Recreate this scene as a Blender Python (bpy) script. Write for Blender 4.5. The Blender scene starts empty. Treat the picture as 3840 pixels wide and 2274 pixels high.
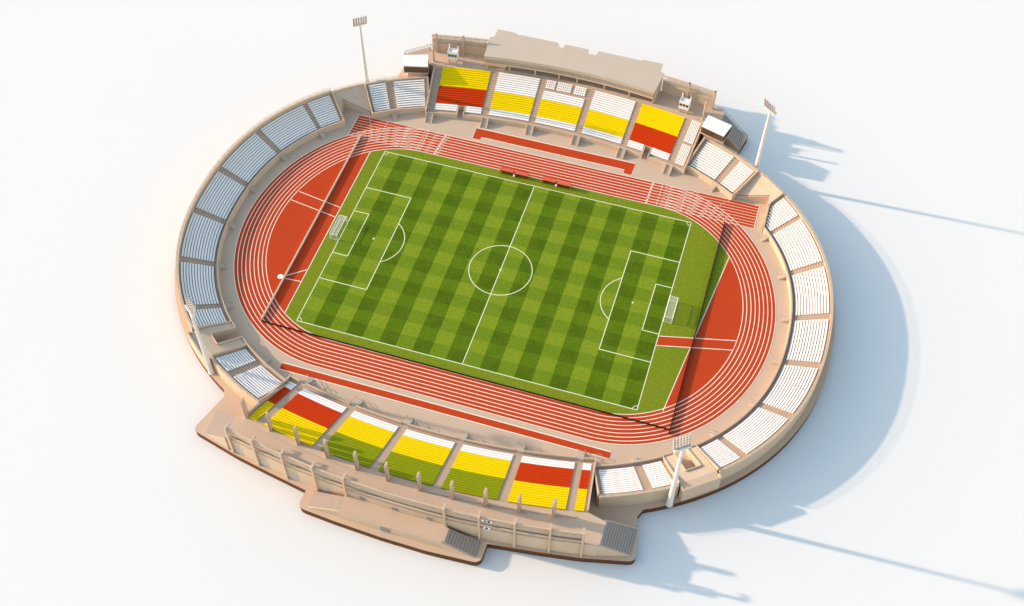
import bpy, math, random
from mathutils import Vector, Matrix
random.seed(7)
SC = bpy.context.scene
COL = SC.collection
R = math.radians

# ---------------------------------------------------------------- camera
cam_d = bpy.data.cameras.new("camera")
cam = bpy.data.objects.new("camera", cam_d); COL.objects.link(cam)
ROT = Matrix(((0.9549113575, 0.2968457062, 0.0051890303),
              (-0.2402265095, 0.7622689283, 0.6010302031),
              (0.1744577985, -0.5751771097, 0.7992094650)))
cam.matrix_world = Matrix.Translation((64.1213105, -199.775557, 263.331441)) @ ROT.transposed().to_4x4()
cam_d.sensor_width = 36.0
cam_d.lens = 36.0 * 4410.758 / 3840.0
cam_d.clip_start = 1.0
cam_d.clip_end = 20000.0
SC.camera = cam

# ---------------------------------------------------------------- light
SUN_EL, SUN_AZ = 19.0, 2.0          # light travels towards +x
W = bpy.data.worlds.new("World"); SC.world = W; W.use_nodes = True
nt = W.node_tree; nt.nodes.clear()
sky = nt.nodes.new("ShaderNodeTexSky"); sky.sky_type = 'NISHITA'; sky.sun_disc = False
sky.sun_elevation = R(SUN_EL); sky.sun_rotation = R(270.0 - SUN_AZ)
sky.air_density = 1.5; sky.dust_density = 1.0; sky.ozone_density = 0.9
bg = nt.nodes.new("ShaderNodeBackground"); bg.inputs['Strength'].default_value = 0.15
wo = nt.nodes.new("ShaderNodeOutputWorld")
nt.links.new(sky.outputs[0], bg.inputs[0]); nt.links.new(bg.outputs[0], wo.inputs[0])
sd = bpy.data.lights.new("sun", 'SUN'); sd.energy = 2.4; sd.angle = R(1.1); sd.color = (1.0, 0.79, 0.58)
sun = bpy.data.objects.new("sun", sd); COL.objects.link(sun)
d = Vector((math.cos(R(SUN_EL)) * math.cos(R(SUN_AZ)), math.cos(R(SUN_EL)) * math.sin(R(SUN_AZ)), -math.sin(R(SUN_EL))))
sun.rotation_euler = d.to_track_quat('-Z', 'Y').to_euler(); sun.location = (-120, 0, 60)
SC.view_settings.view_transform = 'Standard'; SC.view_settings.look = 'None'
SC.view_settings.gamma = 1.0; SC.view_settings.use_curve_mapping = False
SC.view_settings.exposure = 1.06

# ---------------------------------------------------------------- materials
def mat(name, col, rough=0.8, var=0.06, scale=0.6, bump=0.0, spec=0.08, fine=9.0):
    m = bpy.data.materials.new(name); m.use_nodes = True
    n = m.node_tree.nodes; l = m.node_tree.links; b = n['Principled BSDF']
    b.inputs['Roughness'].default_value = rough; b.inputs['Specular IOR Level'].default_value = spec
    tc = n.new('ShaderNodeTexCoord')
    n1 = n.new('ShaderNodeTexNoise'); n1.inputs['Scale'].default_value = scale; n1.inputs['Detail'].default_value = 5
    n2 = n.new('ShaderNodeTexNoise'); n2.inputs['Scale'].default_value = fine; n2.inputs['Detail'].default_value = 2
    l.new(tc.outputs['Object'], n1.inputs['Vector']); l.new(tc.outputs['Object'], n2.inputs['Vector'])
    a = n.new('ShaderNodeMath'); a.operation = 'MULTIPLY_ADD'; a.inputs[1].default_value = 0.6
    l.new(n1.outputs[0], a.inputs[0])
    a2 = n.new('ShaderNodeMath'); a2.operation = 'MULTIPLY'; a2.inputs[1].default_value = 0.4
    l.new(n2.outputs[0], a2.inputs[0]); l.new(a2.outputs[0], a.inputs[2])
    r = n.new('ShaderNodeMapRange'); r.inputs['From Min'].default_value = 0.3; r.inputs['From Max'].default_value = 0.7
    r.inputs['To Min'].default_value = 1 - var; r.inputs['To Max'].default_value = 1 + var
    l.new(a.outputs[0], r.inputs['Value'])
    mx = n.new('ShaderNodeVectorMath'); mx.operation = 'SCALE'; mx.inputs[0].default_value = col
    l.new(r.outputs[0], mx.inputs['Scale']); l.new(mx.outputs[0], b.inputs['Base Color'])
    if bump:
        bp = n.new('ShaderNodeBump'); bp.inputs['Strength'].default_value = bump; bp.inputs['Distance'].default_value = 0.05
        l.new(n2.outputs[0], bp.inputs['Height']); l.new(bp.outputs[0], b.inputs['Normal'])
    return m

BEIGE = (0.585, 0.42, 0.30)
M = {
 'ground': mat('white_ground', (0.775, 0.745, 0.715), 0.9, 0.006, 0.02),
 'pave': mat('beige_paving', BEIGE, 0.85, 0.05, 0.12, 0.05, fine=4),
 'plinth_side': mat('brown_board_edge', (0.125, 0.050, 0.022), 0.7, 0.12, 0.5),
 'conc': mat('beige_concrete', (0.585, 0.435, 0.315), 0.85, 0.05, 0.25, 0.04, fine=3),
 'terr': mat('terrace_concrete', (0.50, 0.35, 0.25), 0.9, 0.07, 0.4, 0.05, fine=3),
 'steps': mat('step_concrete', (0.55, 0.43, 0.34), 0.9, 0.05, 0.4),
 'shade': mat('shaded_concrete', (0.50, 0.40, 0.315), 0.9, 0.06, 0.4),  # concrete toned darker, painting shade into recesses and under the press box
 'seat_white': mat('white_bench', (0.91, 0.84, 0.79), 0.6, 0.03, 1.5),
 'seat_yellow': mat('yellow_bench', (0.87, 0.62, 0.0), 0.5, 0.03, 1.5),
 'seat_red': mat('red_bench', (0.58, 0.042, 0.003), 0.5, 0.03, 1.5),
 'seat_green': mat('green_bench', (0.27, 0.30, 0.004), 0.5, 0.03, 1.5),
 'track': mat('orange_track', (0.51, 0.053, 0.013), 0.85, 0.05, 0.15, 0.03, fine=6),
 'line': mat('white_line_paint', (0.86, 0.72, 0.56), 0.8, 0.04, 1.0),
 'gline': mat('pitch_line_paint', (0.74, 0.74, 0.46), 0.85, 0.06, 1.0),
 'white': mat('white_paint', (0.82, 0.79, 0.76), 0.55, 0.03, 0.8),
 'pole': mat('pale_mast_paint', (0.76, 0.69, 0.64), 0.5, 0.03, 0.6),
 'lamp': mat('lamp_grey', (0.33, 0.28, 0.26), 0.35, 0.08, 2.0, spec=0.5),
 'roof': mat('grey_beige_roofing', (0.56, 0.445, 0.35), 0.9, 0.04, 0.2, 0.03, fine=3),
 'brown': mat('brown_glazing', (0.12, 0.05, 0.025), 0.3, 0.1, 1.0, spec=0.5),
 'glass': mat('smoked_glazing', (0.36, 0.30, 0.24), 0.35, 0.08, 1.0, spec=0.5),
 'panel': mat('pale_service_door', (0.47, 0.43, 0.40), 0.7, 0.04, 1.0),
 'riser_shade': mat('painted_riser_shade', (0.27, 0.235, 0.215), 0.9, 0.06, 1.0),  # dark colour painting the shaded riser lines of the stairs
 'door': mat('grey_door', (0.26, 0.25, 0.26), 0.6, 0.05, 1.0),
 'black': mat('black_padding', (0.022, 0.014, 0.012), 0.8, 0.15, 1.0),
 'cream': mat('cream_padding', (0.66, 0.54, 0.40), 0.8, 0.04, 1.0),
 'dugout': mat('coral_plastic', (0.66, 0.105, 0.05), 0.45, 0.04, 1.0, spec=0.5),
 'rail': mat('beige_rail', (0.48, 0.39, 0.32), 0.6, 0.05, 1.0),
}

def grass(name, stripes):
    m = bpy.data.materials.new(name); m.use_nodes = True
    n = m.node_tree.nodes; l = m.node_tree.links; b = n['Principled BSDF']
    b.inputs['Roughness'].default_value = 0.95; b.inputs['Specular IOR Level'].default_value = 0.1
    tc = n.new('ShaderNodeTexCoord'); sx = n.new('ShaderNodeSeparateXYZ'); l.new(tc.outputs['Object'], sx.inputs[0])
    def math_(op, a, bb=None, c=None):
        k = n.new('ShaderNodeMath'); k.operation = op
        for i, v in enumerate((a, bb, c)):
            if v is None: continue
            if hasattr(v, 'links'): l.new(v, k.inputs[i])
            else: k.inputs[i].default_value = v
        return k.outputs[0]
    def noise(sc, det=4):
        k = n.new('ShaderNodeTexNoise'); k.inputs['Scale'].default_value = sc; k.inputs['Detail'].default_value = det
        l.new(tc.outputs['Object'], k.inputs['Vector']); return k.outputs[0]
    big, fine, mid = noise(0.07, 5), noise(1.5, 4), noise(0.28, 4)
    def mixc(fac, a, c):
        k = n.new('ShaderNodeMix'); k.data_type = 'RGBA'
        if hasattr(fac, 'links'): l.new(fac, k.inputs['Factor'])
        else: k.inputs['Factor'].default_value = fac
        for i, v in ((6, a), (7, c)):
            if hasattr(v, 'links'): l.new(v, k.inputs[i])
            else: k.inputs[i].default_value = (*v, 1)
        return k.outputs[2]
    if stripes:
        cx = math_('MODULO', math_('FLOOR', math_('DIVIDE', math_('ADD', sx.outputs[0], 148.35 - 3.3), 4.835)), 2.0)
        ry = math_('MODULO', math_('FLOOR', math_('DIVIDE', math_('ADD', sx.outputs[1], 131.2 + 3.9), 4.4)), 2.0)
        lt = mixc(ry, (0.198, 0.268, 0.014), (0.142, 0.222, 0.010))
        dk = mixc(ry, (0.086, 0.160, 0.003), (0.064, 0.120, 0.002))
        c = mixc(cx, lt, dk)
    else:
        c = mixc(math_('MULTIPLY', big, 1.0), (0.150, 0.225, 0.010), (0.215, 0.235, 0.014))
    yel = math_('MULTIPLY_ADD', mid, 1.6, -0.55)
    c = mixc(math_('MULTIPLY', math_('MAXIMUM', yel, 0.0), 0.30), c, (0.24, 0.24, 0.015))
    v = n.new('ShaderNodeVectorMath'); v.operation = 'SCALE'; l.new(c, v.inputs[0])
    l.new(math_('ADD', math_('MULTIPLY', fine, 0.8), 0.58), v.inputs['Scale'])
    l.new(v.outputs[0], b.inputs['Base Color'])
    bp = n.new('ShaderNodeBump'); bp.inputs['Strength'].default_value = 0.25; bp.inputs['Distance'].default_value = 0.06
    l.new(fine, bp.inputs['Height']); l.new(bp.outputs[0], b.inputs['Normal'])
    return m
M['pitch'] = grass('striped_grass', True)
M['grass'] = grass('rough_grass', False)
def net_mat():
    m = bpy.data.materials.new('goal_net'); m.use_nodes = True
    n = m.node_tree.nodes; l = m.node_tree.links; b = n['Principled BSDF']
    b.inputs['Base Color'].default_value = (0.75, 0.68, 0.60, 1); b.inputs['Roughness'].default_value = 0.9
    t = n.new('ShaderNodeBsdfTransparent'); mx = n.new('ShaderNodeMixShader')
    tc = n.new('ShaderNodeTexCoord'); no = n.new('ShaderNodeTexNoise'); no.inputs['Scale'].default_value = 6
    l.new(tc.outputs['Object'], no.inputs['Vector'])
    r = n.new('ShaderNodeMapRange'); r.inputs['To Min'].default_value = 0.18; r.inputs['To Max'].default_value = 0.40
    l.new(no.outputs[0], r.inputs['Value']); l.new(r.outputs[0], mx.inputs[0])
    l.new(t.outputs[0], mx.inputs[1]); l.new(b.outputs[0], mx.inputs[2]); l.new(mx.outputs[0], n['Material Output'].inputs[0])
    return m
M['net'] = net_mat()

# ---------------------------------------------------------------- helpers
class MB:
    def __init__(s): s.v = []; s.f = []; s.mi = []; s.cur = 0
    def pts(s, P): i = len(s.v); s.v += [tuple(p) for p in P]; return list(range(i, i + len(P)))
    def poly(s, P): s.f.append(s.pts(P)); s.mi.append(s.cur); return s
    def grid(s, rows, closed=False):
        n = len(rows[0]); ids = [s.pts(r) for r in rows]
        for a, b in zip(ids, ids[1:]):
            for j in range(n if closed else n - 1):
                k = (j + 1) % n; s.f.append([a[j], b[j], b[k], a[k]]); s.mi.append(s.cur)
        return s
    def sweep(s, rows):                       # closed profile with caps
        s.grid(rows, True); s.poly(rows[0]); s.poly(rows[-1][::-1]); return s
    def hexa(s, b, t): return s.sweep([b, t])
    def prism(s, P, z0, z1):
        return s.sweep([[(p[0], p[1], z0) for p in P], [(p[0], p[1], z1) for p in P]])
    def box(s, c, dim, ang=0.0):
        ca, sa = math.cos(ang), math.sin(ang); hx, hy = dim[0] / 2, dim[1] / 2
        P = [(c[0] + x * ca - y * sa, c[1] + x * sa + y * ca) for x, y in ((-hx, -hy), (hx, -hy), (hx, hy), (-hx, hy))]
        return s.prism(P, c[2] - dim[2] / 2, c[2] + dim[2] / 2)
    def beam(s, a, b, w, h):                  # a,b axis points, w horizontal width, h vertical height
        a, b = Vector(a), Vector(b); d = (b - a); hz = Vector((d.x, d.y, 0))
        if hz.length < 1e-6: return s.box(((a.x + b.x) / 2, (a.y + b.y) / 2, (a.z + b.z) / 2), (w, w, abs(d.z)))
        nrm = Vector((-hz.y, hz.x, 0)).normalized() * (w / 2); up = Vector((0, 0, h / 2))
        rows = [[p - nrm - up, p + nrm - up, p + nrm + up, p - nrm + up] for p in (a, b)]
        return s.sweep(rows)
    def tube(s, a, b, r0, r1=None, n=10):
        a, b = Vector(a), Vector(b); r1 = r0 if r1 is None else r1; q = (b - a).to_track_quat('Z', 'Y')
        rows = []
        for p, r in ((a, r0), (b, r1)):
            rows.append([p + q @ Vector((r * math.cos(2 * math.pi * i / n), r * math.sin(2 * math.pi * i / n), 0)) for i in range(n)])
        return s.sweep(rows)
    def build(s, name, mats, parent=None, smooth=False, bevel=0.0):
        me = bpy.data.meshes.new(name); me.from_pydata(s.v, [], s.f)
        for m in (mats if isinstance(mats, (list, tuple)) else [mats]): me.materials.append(m)
        me.polygons.foreach_set('material_index', s.mi)
        import bmesh
        bm = bmesh.new(); bm.from_mesh(me); bmesh.ops.remove_doubles(bm, verts=bm.verts, dist=1e-5)
        bmesh.ops.recalc_face_normals(bm, faces=bm.faces); bm.to_mesh(me); bm.free()
        if smooth:
            for p in me.polygons: p.use_smooth = True
        me.update()
        o = bpy.data.objects.new(name, me); COL.objects.link(o)
        if parent: o.parent = parent
        if parent and parent.type == 'EMPTY':
            o.matrix_parent_inverse = Matrix.Translation(parent.location).inverted() if parent.parent is None else Matrix.Translation(parent.matrix_basis.translation).inverted()
        if bevel:
            b = o.modifiers.new('edge', 'BEVEL'); b.width = bevel; b.segments = 1; b.limit_method = 'ANGLE'
        return o
def thing(name, label, cat, group=None):
    o = bpy.data.objects.new(name, None); COL.objects.link(o); o.empty_display_size = 1
    return tag(o, label, cat, group)
def tag(o, label, cat, group=None):
    o['label'] = label; o['category'] = cat
    if group: o['group'] = group
    return o
def part_empty(name, parent, label=None):
    o = bpy.data.objects.new(name, None); COL.objects.link(o); o.parent = parent
    if label: o['label'] = label
    return o
def structure(o): o['kind'] = 'structure'; return o
def lin(a, b, n): return [a + (b - a) * i / (n - 1) for i in range(n)]
def clip(P, a, b, c):                         # keep a*x+b*y<=c
    out = []
    for i in range(len(P)):
        p, q = P[i], P[(i + 1) % len(P)]; fp, fq = a * p[0] + b * p[1] - c, a * q[0] + b * q[1] - c
        if fp <= 0: out.append(p)
        if fp * fq < 0:
            t = fp / (fp - fq); out.append((p[0] + t * (q[0] - p[0]), p[1] + t * (q[1] - p[1])))
    return out
def sheet(P, z): return MB().poly([(p[0], p[1], z) for p in P])
def strip(m, P, w, z, closed=False):          # flat ribbon along a polyline
    n = len(P); rows = []
    for i in range(n):
        a = Vector(P[(i - 1) % n if closed else max(i - 1, 0)]).to_2d(); b = Vector(P[(i + 1) % n if closed else min(i + 1, n - 1)]).to_2d()
        t = (b - a).normalized(); nn = Vector((-t.y, t.x)) * (w / 2); p = Vector(P[i]).to_2d()
        rows.append([(p.x - nn.x, p.y - nn.y, z), (p.x + nn.x, p.y + nn.y, z)])
    if closed: rows.append(rows[0])
    m.grid(rows); return m

# seating ring: super-ellipse of the first bench row, offsets along its normal
EA, EB, EN, ECX = 82.9, 61.9, 2.25, 0.4
def ring(phi, d=0.0):
    c, s = math.cos(phi), math.sin(phi)
    ux, uy = abs(c) ** (2 / EN), abs(s) ** (2 / EN)
    gx, gy = ux ** (EN - 1) / EA, uy ** (EN - 1) / EB; g = math.hypot(gx, gy)
    sx, sy = (1 if c >= 0 else -1), (1 if s >= 0 else -1)
    return (ECX + sx * (EA * ux + d * gx / g), sy * (EB * uy + d * gy / g))
_T = [(k * math.pi / 3600, ring(k * math.pi / 3600)) for k in range(-3600, 3600)]
def phi_at(x, y, d=0.0):
    best = min(_T, key=lambda t: (ring(t[0], d)[0] - x) ** 2 + (ring(t[0], d)[1] - y) ** 2 if d else (t[1][0] - x) ** 2 + (t[1][1] - y) ** 2)
    return best[0]
def phis(a, b, step=1.1):
    n = max(2, int(abs(b - a) * 72 / step) + 2); return lin(a, b, n)
def rp(phi, d, z): p = ring(phi, d); return (p[0], p[1], z)

# ---------------------------------------------------------------- ground and plinth
G = -2.1
g = MB(); S = 3000
g.poly([(-S, -S, G), (S, -S, G), (S, S, G), (-S, S, G)])
structure(g.build('ground', M['ground']))

def rounded(P, idx, r):
    out = []
    for i, p in enumerate(P):
        if i in idx:
            a, b, c = Vector(P[i - 1]), Vector(p), Vector(P[(i + 1) % len(P)])
            u, v = (a - b).normalized(), (c - b).normalized()
            p0, p1 = b + u * r, b + v * r
            for t in lin(0, 1, 6): out.append(tuple((1 - t) ** 2 * p0 + 2 * t * (1 - t) * b + t * t * p1))
        else: out.append(tuple(p))
    return out
front = [(-56.6, -62.5), (-60.1, -74.2), (-46.1, -77.8), (-37.5, -79.5), (-29.1, -81.0), (-25.1, -81.7), (-25.3, -86.6), (-15.2, -87.4), (-2.9, -88.0),
         (9.0, -88.1), (22.6, -87.3), (22.6, -81.9), (35.1, -80.3), (45.3, -78.7), (58.2, -75.7), (55.7, -63.9)]
front = rounded(front, {1, 6, 10, 14}, 2.0)
back = [(x, -y) for x, y in front if x > -40][::-1] + [(-46.1, 77.8), (-49.3, 79.0), (-56.2, 72.6), (-56.6, 62.5)]
PD = 11.3
pa, pb = phi_at(55.7, -63.9, PD), phi_at(55.7, 63.9, PD)
right = [ring(t, PD) for t in lin(pa, pb, 90)][1:-1]
qa, qb = phi_at(-56.6, 62.5, PD), phi_at(-56.6, -62.5, PD) + 2 * math.pi
left = [ring(t, PD) for t in lin(qa, qb, 90)][1:-1]
outline = front + right + back + left
g = MB(); g.poly([(x, y, 0) for x, y in outline]); g.cur = 1
g.grid([[(x, y, 0) for x, y in outline], [(x, y, G) for x, y in outline]], True)
structure(g.build('pavement', [M['pave'], M['plinth_side']]))

# ---------------------------------------------------------------- track and field
TX = 0.3
def oval(off, n=64):
    P = []
    for k in range(4):
        for i in range(n):
            t = k * math.pi / 2 + i * math.pi / 2 / n; c, s = math.cos(t), math.sin(t)
            gx, gy = abs(c) / 31.5, abs(s) / 37.3; gg = math.hypot(gx, gy)
            P.append((TX + (1 if c >= 0 else -1) * (37.5 + 31.5 * abs(c) + off * gx / gg), (1 if s >= 0 else -1) * (37.3 * abs(s) + off * gy / gg)))
    out = []
    for p in P:
        if not out or (p[0] - out[-1][0]) ** 2 + (p[1] - out[-1][1]) ** 2 > 1e-6: out.append(p)
    return out
inner = oval(0)
g = MB(); A_, B_ = oval(0), oval(9.3)
g.grid([[(x, y, .03) for x, y in A_], [(x, y, .03) for x, y in B_]], True)
trk = structure(g.build('running_track', M['track']))
# sprint straight beyond the bends
SX0, SX1 = -62.1, 66.6
outer_poly = B_
def inside_oval(p):
    x, y = abs(p[0] - TX), abs(p[1])
    if x < 37.5: return y < 46.6
    return ((x - 37.5) / 40.8) ** 2 + (y / 46.6) ** 2 < 1
g = MB()
for x0, x1 in ((SX0, -37.2), (37.8, SX1)):
    xs = lin(x0, x1, 60)
    lo = []
    for x in xs:
        e = (abs(x - TX) - 37.5) / 40.75
        lo.append(max(37.3, 46.58 * math.sqrt(max(0, 1 - e * e))))
    g.grid([[(x, y, .026) for x, y in zip(xs, lo)], [(x, 46.6, .026) for x in xs]])
spr = structure(g.build('sprint_straight', M['track']))
LW = 0.24
g = MB()
for k in range(9): strip(g, oval(9.3 * k / 8 + (0.1 if k == 0 else -0.1 if k == 8 else 0)), LW, .046, True)
g.build('lane_marking', M['line'], trk)
g = MB()
for k in range(9):
    y = 37.4 + 9.1 * k / 8
    for x0, x1 in ((SX0, -30), (33, SX1)): strip(g, [(x0, y), (x1, y)], LW * 0.7, .052)
for x in (SX0 + .12, SX1 - .12): strip(g, [(x, 37.3), (x, 46.6)], LW, .056)
strip(g, [(-30, 46.52), (33, 46.52)], LW, .052)
g.build('lane_marking', M['line'], spr)
g = MB()                                       # start, relay and hurdle marks
def ticks(x, slant, rep, w, ln, z=.062, thick=0.11):
    for k in range(8):
        y = 37.9 + 9.3 * k / 8
        for j in range(rep):
            xx = x + slant * (k - 3.5) + j * 0.8
            strip(g, [(xx - ln / 2, y + (0.25 if j % 2 else -.1)), (xx + ln / 2, y + (0.25 if j % 2 else -.1))] if w == 'x' else [(xx, y - ln / 2), (xx, y + ln / 2)], thick, z)
ticks(-45.8, .1, 3, 'x', 1.0); ticks(-39.3, .0, 2, 'x', 0.9); ticks(-38.2, .0, 1, 'y', 1.1); ticks(-36.1, .08, 2, 'x', .8); ticks(-52.3, 0.05, 1, 'y', .8)
ticks(-33.0, .1, 1, 'x', .9, thick=.42); ticks(-32, .1, 1, 'y', .7)
ticks(33.9, .03, 1, 'x', .6, thick=.45); ticks(36.9, 0, 1, 'y', 1.16); ticks(38.3, .02, 2, 'x', .8); ticks(40.1, 0, 2, 'x', .9); ticks(39.6, 0, 1, 'y', .8)
ticks(46.2, .03, 3, 'x', .9); ticks(44.4, .03, 1, 'y', .9)
ticks(-56, -.6, 1, 'y', .9); ticks(54, .9, 1, 'y', .9)
g.build('start_marking', M['line'], trk)

# infield: orange zones and grass
LX = -52.6
oL = clip(inner, 1, 0, LX)
ax, ay, bx_, by_ = 61.6, 24.6, 54.9, -32.3       # right edge of the grass
nx, ny = (ay - by_), -(ax - bx_); cc = nx * ax + ny * ay
oR = clip(inner, -nx, -ny, -cc)
gm = clip(clip(inner, -1, 0, -LX), nx, ny, cc)
zl = structure(sheet(oL, .032).build('field_event_zone', M['track']))
zr = structure(sheet(oR, .032).build('field_event_zone', M['track']))
gr = structure(sheet(gm, .034).build('infield_grass', M['grass']))
g = MB(); strip(g, [(LX, 32.6), (LX, -32.7)], .26, .05)
strip(g, [(-66.9, 10.6), (LX, 8.3)], .26, .05); strip(g, [(-68.0, 6.8), (LX, 4.4)], .26, .05)
strip(g, [(-57.6, -20.3), (LX, -16.4)], .26, .05); strip(g, [(-57.4, -21.3), (LX, -21.0)], .26, .05)
g.build('sector_marking', M['line'], zl)
g = MB(); strip(g, [(ax, ay), (bx_, by_)], .26, .05); g.build('edge_marking', M['line'], zr)
rw = sheet([(48.5, -9.0), (69.1, -4.2), (68.7, -7.6), (48.5, -12.3)], .054).build('javelin_runway', M['track']); structure(rw)
g = MB(); strip(g, [(48.5, -9.0), (69.0, -4.2)], .26, .062); strip(g, [(48.5, -12.3), (68.6, -7.6)], .26, .062); g.build('edge_marking', M['line'], rw)

HX, HY = 48.35, 34.0
pit = structure(sheet([(-HX, -HY), (HX, -HY), (HX, HY), (-HX, HY)], .05).build('grass_pitch', M['pitch']))
g = MB(); Z = .07; w = .26
strip(g, [(-HX, -HY), (HX, -HY)], w, Z); strip(g, [(-HX, HY), (HX, HY)], w, Z)
strip(g, [(-HX, -HY), (-HX, HY)], w, Z + .004); strip(g, [(HX, -HY), (HX, HY)], w, Z + .004); strip(g, [(0, -HY), (0, HY)], w, Z + .004)
for s in (-1, 1):
    for dep, hw in ((14.43, 18.16), (4.74, 8.4)):
        x0, x1 = s * HX, s * (HX - dep)
        strip(g, [(x0, hw), (x1, hw)], w, Z); strip(g, [(x0, -hw), (x1, -hw)], w, Z); strip(g, [(x1, -hw), (x1, hw)], w, Z + .004)
    sp = s * (HX - 9.47); r = 9.07; am = math.acos((14.43 - 9.47) / r)
    strip(g, [(sp - s * r * math.cos(t), r * math.sin(t)) for t in lin(-am, am, 40)], w, Z + .008)
    g.poly([(sp + .32 * math.cos(t), .32 * math.sin(t), Z) for t in lin(0, 2 * math.pi, 13)[:-1]])
    for q in (-1, 1):
        strip(g, [(s * (HX - 1.3 * math.cos(t)), q * (HY - 1.3 * math.sin(t))) for t in lin(0, math.pi / 2, 8)], .2, Z + .008)
strip(g, [(9.07 * math.cos(t), 9.07 * math.sin(t)) for t in lin(0, 2 * math.pi, 97)[:-1]], w, Z + .008, True)
g.poly([(.36 * math.cos(t), .36 * math.sin(t), Z + .012) for t in lin(0, 2 * math.pi, 13)[:-1]])
g.build('pitch_marking', M['gline'], pit)

def runway(P, label):
    o = sheet(P, .03).build('jump_runway', M['track']); structure(o)
    m = MB(); strip(m, P, .3, .045, True); m.build('edge_marking', M['line'], o); return o
runway([(-24.5, 52.4), (-24.5, 47.5), (-21.8, 47.5), (-21.8, 48.8), (24.3, 48.8), (24.3, 47.2), (27.0, 47.2), (27.0, 52.4)], '')
runway([(-46.4, -48.0), (-46.4, -50.25), (45.0, -50.35), (45.0, -48.2)], '')
g = MB(); g.prism([(-59.0 + .85 * math.cos(t), -21.1 + .85 * math.sin(t)) for t in lin(0, 2 * math.pi, 33)[:-1]], .035, .09)
tag(g.build('throwing_circle', M['white']), 'white round throwing circle on the orange zone beside the cream barrier', 'throwing circle')

# perimeter barriers
def barrier(a, b, h, m, label, th=.3):
    e = MB(); ax_, bx2 = Vector((*a, 0)), Vector((*b, 0)); n = 12
    e.beam((a[0], a[1], .06 + h / 2), (b[0], b[1], .06 + h / 2), th, h - .02)
    o = e.build('barrier', m, bevel=.04); tag(o, label, 'barrier', 'low barriers around the pitch')
    c = MB()
    c.beam((a[0], a[1], .06 + h + .03), (b[0], b[1], .06 + h + .03), th + .08, .06)
    c.build('top_rail', m, o)
barrier((-57.8, 38.2), (-57.6, -36.9), .80, M['cream'], 'low cream barrier crossing the track bends beside the white throwing circle', .22)
barrier((-57.3, -37.25), (57.5, -37.45), .50, M['black'], 'long thin black barrier along the inner edge of the track towards the green seats', .14)
barrier((57.8, 36.7), (57.9, -38.7), .80, M['black'], 'black barrier crossing the javelin runway behind a goal', .16)

# goals
def goal(s, label):
    t = thing('football_goal', label, 'goal', 'football goals'); x = s * (HX + .25); bk = s * (HX + 2.5); hw, h = 3.75, 2.35
    f = MB()
    for y in (-hw, hw):
        f.tube((x, y, .05), (x, y, h), .09); f.tube((bk, y, .05), (bk, y, h - .1), .08); f.tube((x, y, h), (bk, y, h - .1), .07)
        f.tube((x, y, .12), (bk, y, .12), .06)
    f.tube((x, -hw, h), (x, hw, h), .09); f.tube((bk, -hw, h - .1), (bk, hw, h - .1), .08); f.tube((bk, -hw, .12), (bk, hw, .12), .06)
    f.build('frame', M['white'], t)
    n = MB(); a, c = x + s * .12, bk - s * .05
    n.poly([(a, -hw, h - .05), (a, hw, h - .05), (c, hw, h - .15), (c, -hw, h - .15)])
    n.poly([(c, -hw, .1), (c, hw, .1), (c, hw, h - .15), (c, -hw, h - .15)])
    for y in (-hw, hw): n.poly([(a, y, .1), (c, y, .1), (c, y, h - .15), (a, y, h - .05)])
    n.build('net', M['net'], t)
goal(-1, 'white goal with pale net standing beside the orange field event zone')
goal(1, 'white goal with pale net between pitch and black barrier, near the javelin runway')

# dugouts along the far touchline: two pairs
proto = None
def make_dugout():
    t = thing('dugout', '', 'dugout', 'coral dugouts beside the touchline'); L = 4.2
    prof = [(-.75, 1.75), (.25, 1.95), (.70, 1.55), (.80, .1)]
    m = MB()
    rows = [[(x, y, z) for y, z in prof] + [(x, y - .06, z - .08) for y, z in prof[::-1]] for x in (-L / 2, L / 2)]
    m.sweep(rows); m.build('canopy', M['dugout'], t)
    for x in (-L / 2 + .03, L / 2 - .03):
        m = MB(); P = [(-.65, .1), (-.70, 1.68), (.22, 1.85), (.62, 1.48), (.72, .1)]
        m.sweep([[(x - .03, y, z) for y, z in P], [(x + .03, y, z) for y, z in P]]); m.build('side_panel', M['dugout'], t)
    m = MB(); m.box((0, .35, .5), (L - .3, .42, .1)); m.box((0, .55, .82), (L - .3, .08, .5))
    for x in (-1.6, 0, 1.6): m.box((x, .35, .26), (.1, .35, .42))
    m.build('bench', M['seat_red'], t)
    return t
dl = ['coral dugout farthest from the halfway line on the goal side of the white bin', 'coral dugout just before the halfway line, past a white bin',
      'coral dugout just beyond the halfway line, before a white bin', 'coral dugout at the end of the row towards the javelin runway']
for i, (x, y) in enumerate(((-9.4, 36.6), (-4.7, 36.5), (4.0, 36.6), (8.6, 36.4))):
    if proto is None: proto = o = make_dugout()
    else:
        o = proto.copy(); COL.objects.link(o)
        for ch in proto.children:
            c = ch.copy(); COL.objects.link(c); c.parent = o
    o.location = (x, y, .04); o['label'] = dl[i]
for i, x in enumerate((-7.05, 6.3)):
    m = MB(); m.tube((x, 36.0, .05), (x, 36.0, .75), .3, .34, 12); m.tube((x, 36.0, .75), (x, 36.0, .95), .36, .12, 12)
    tag(m.build('white_bin', M['white']), ('round white bin between the pair of dugouts nearer the cream barrier', 'round white bin between the pair of dugouts nearer the javelin runway')[i], 'bin', 'white bins between the dugouts')

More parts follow.
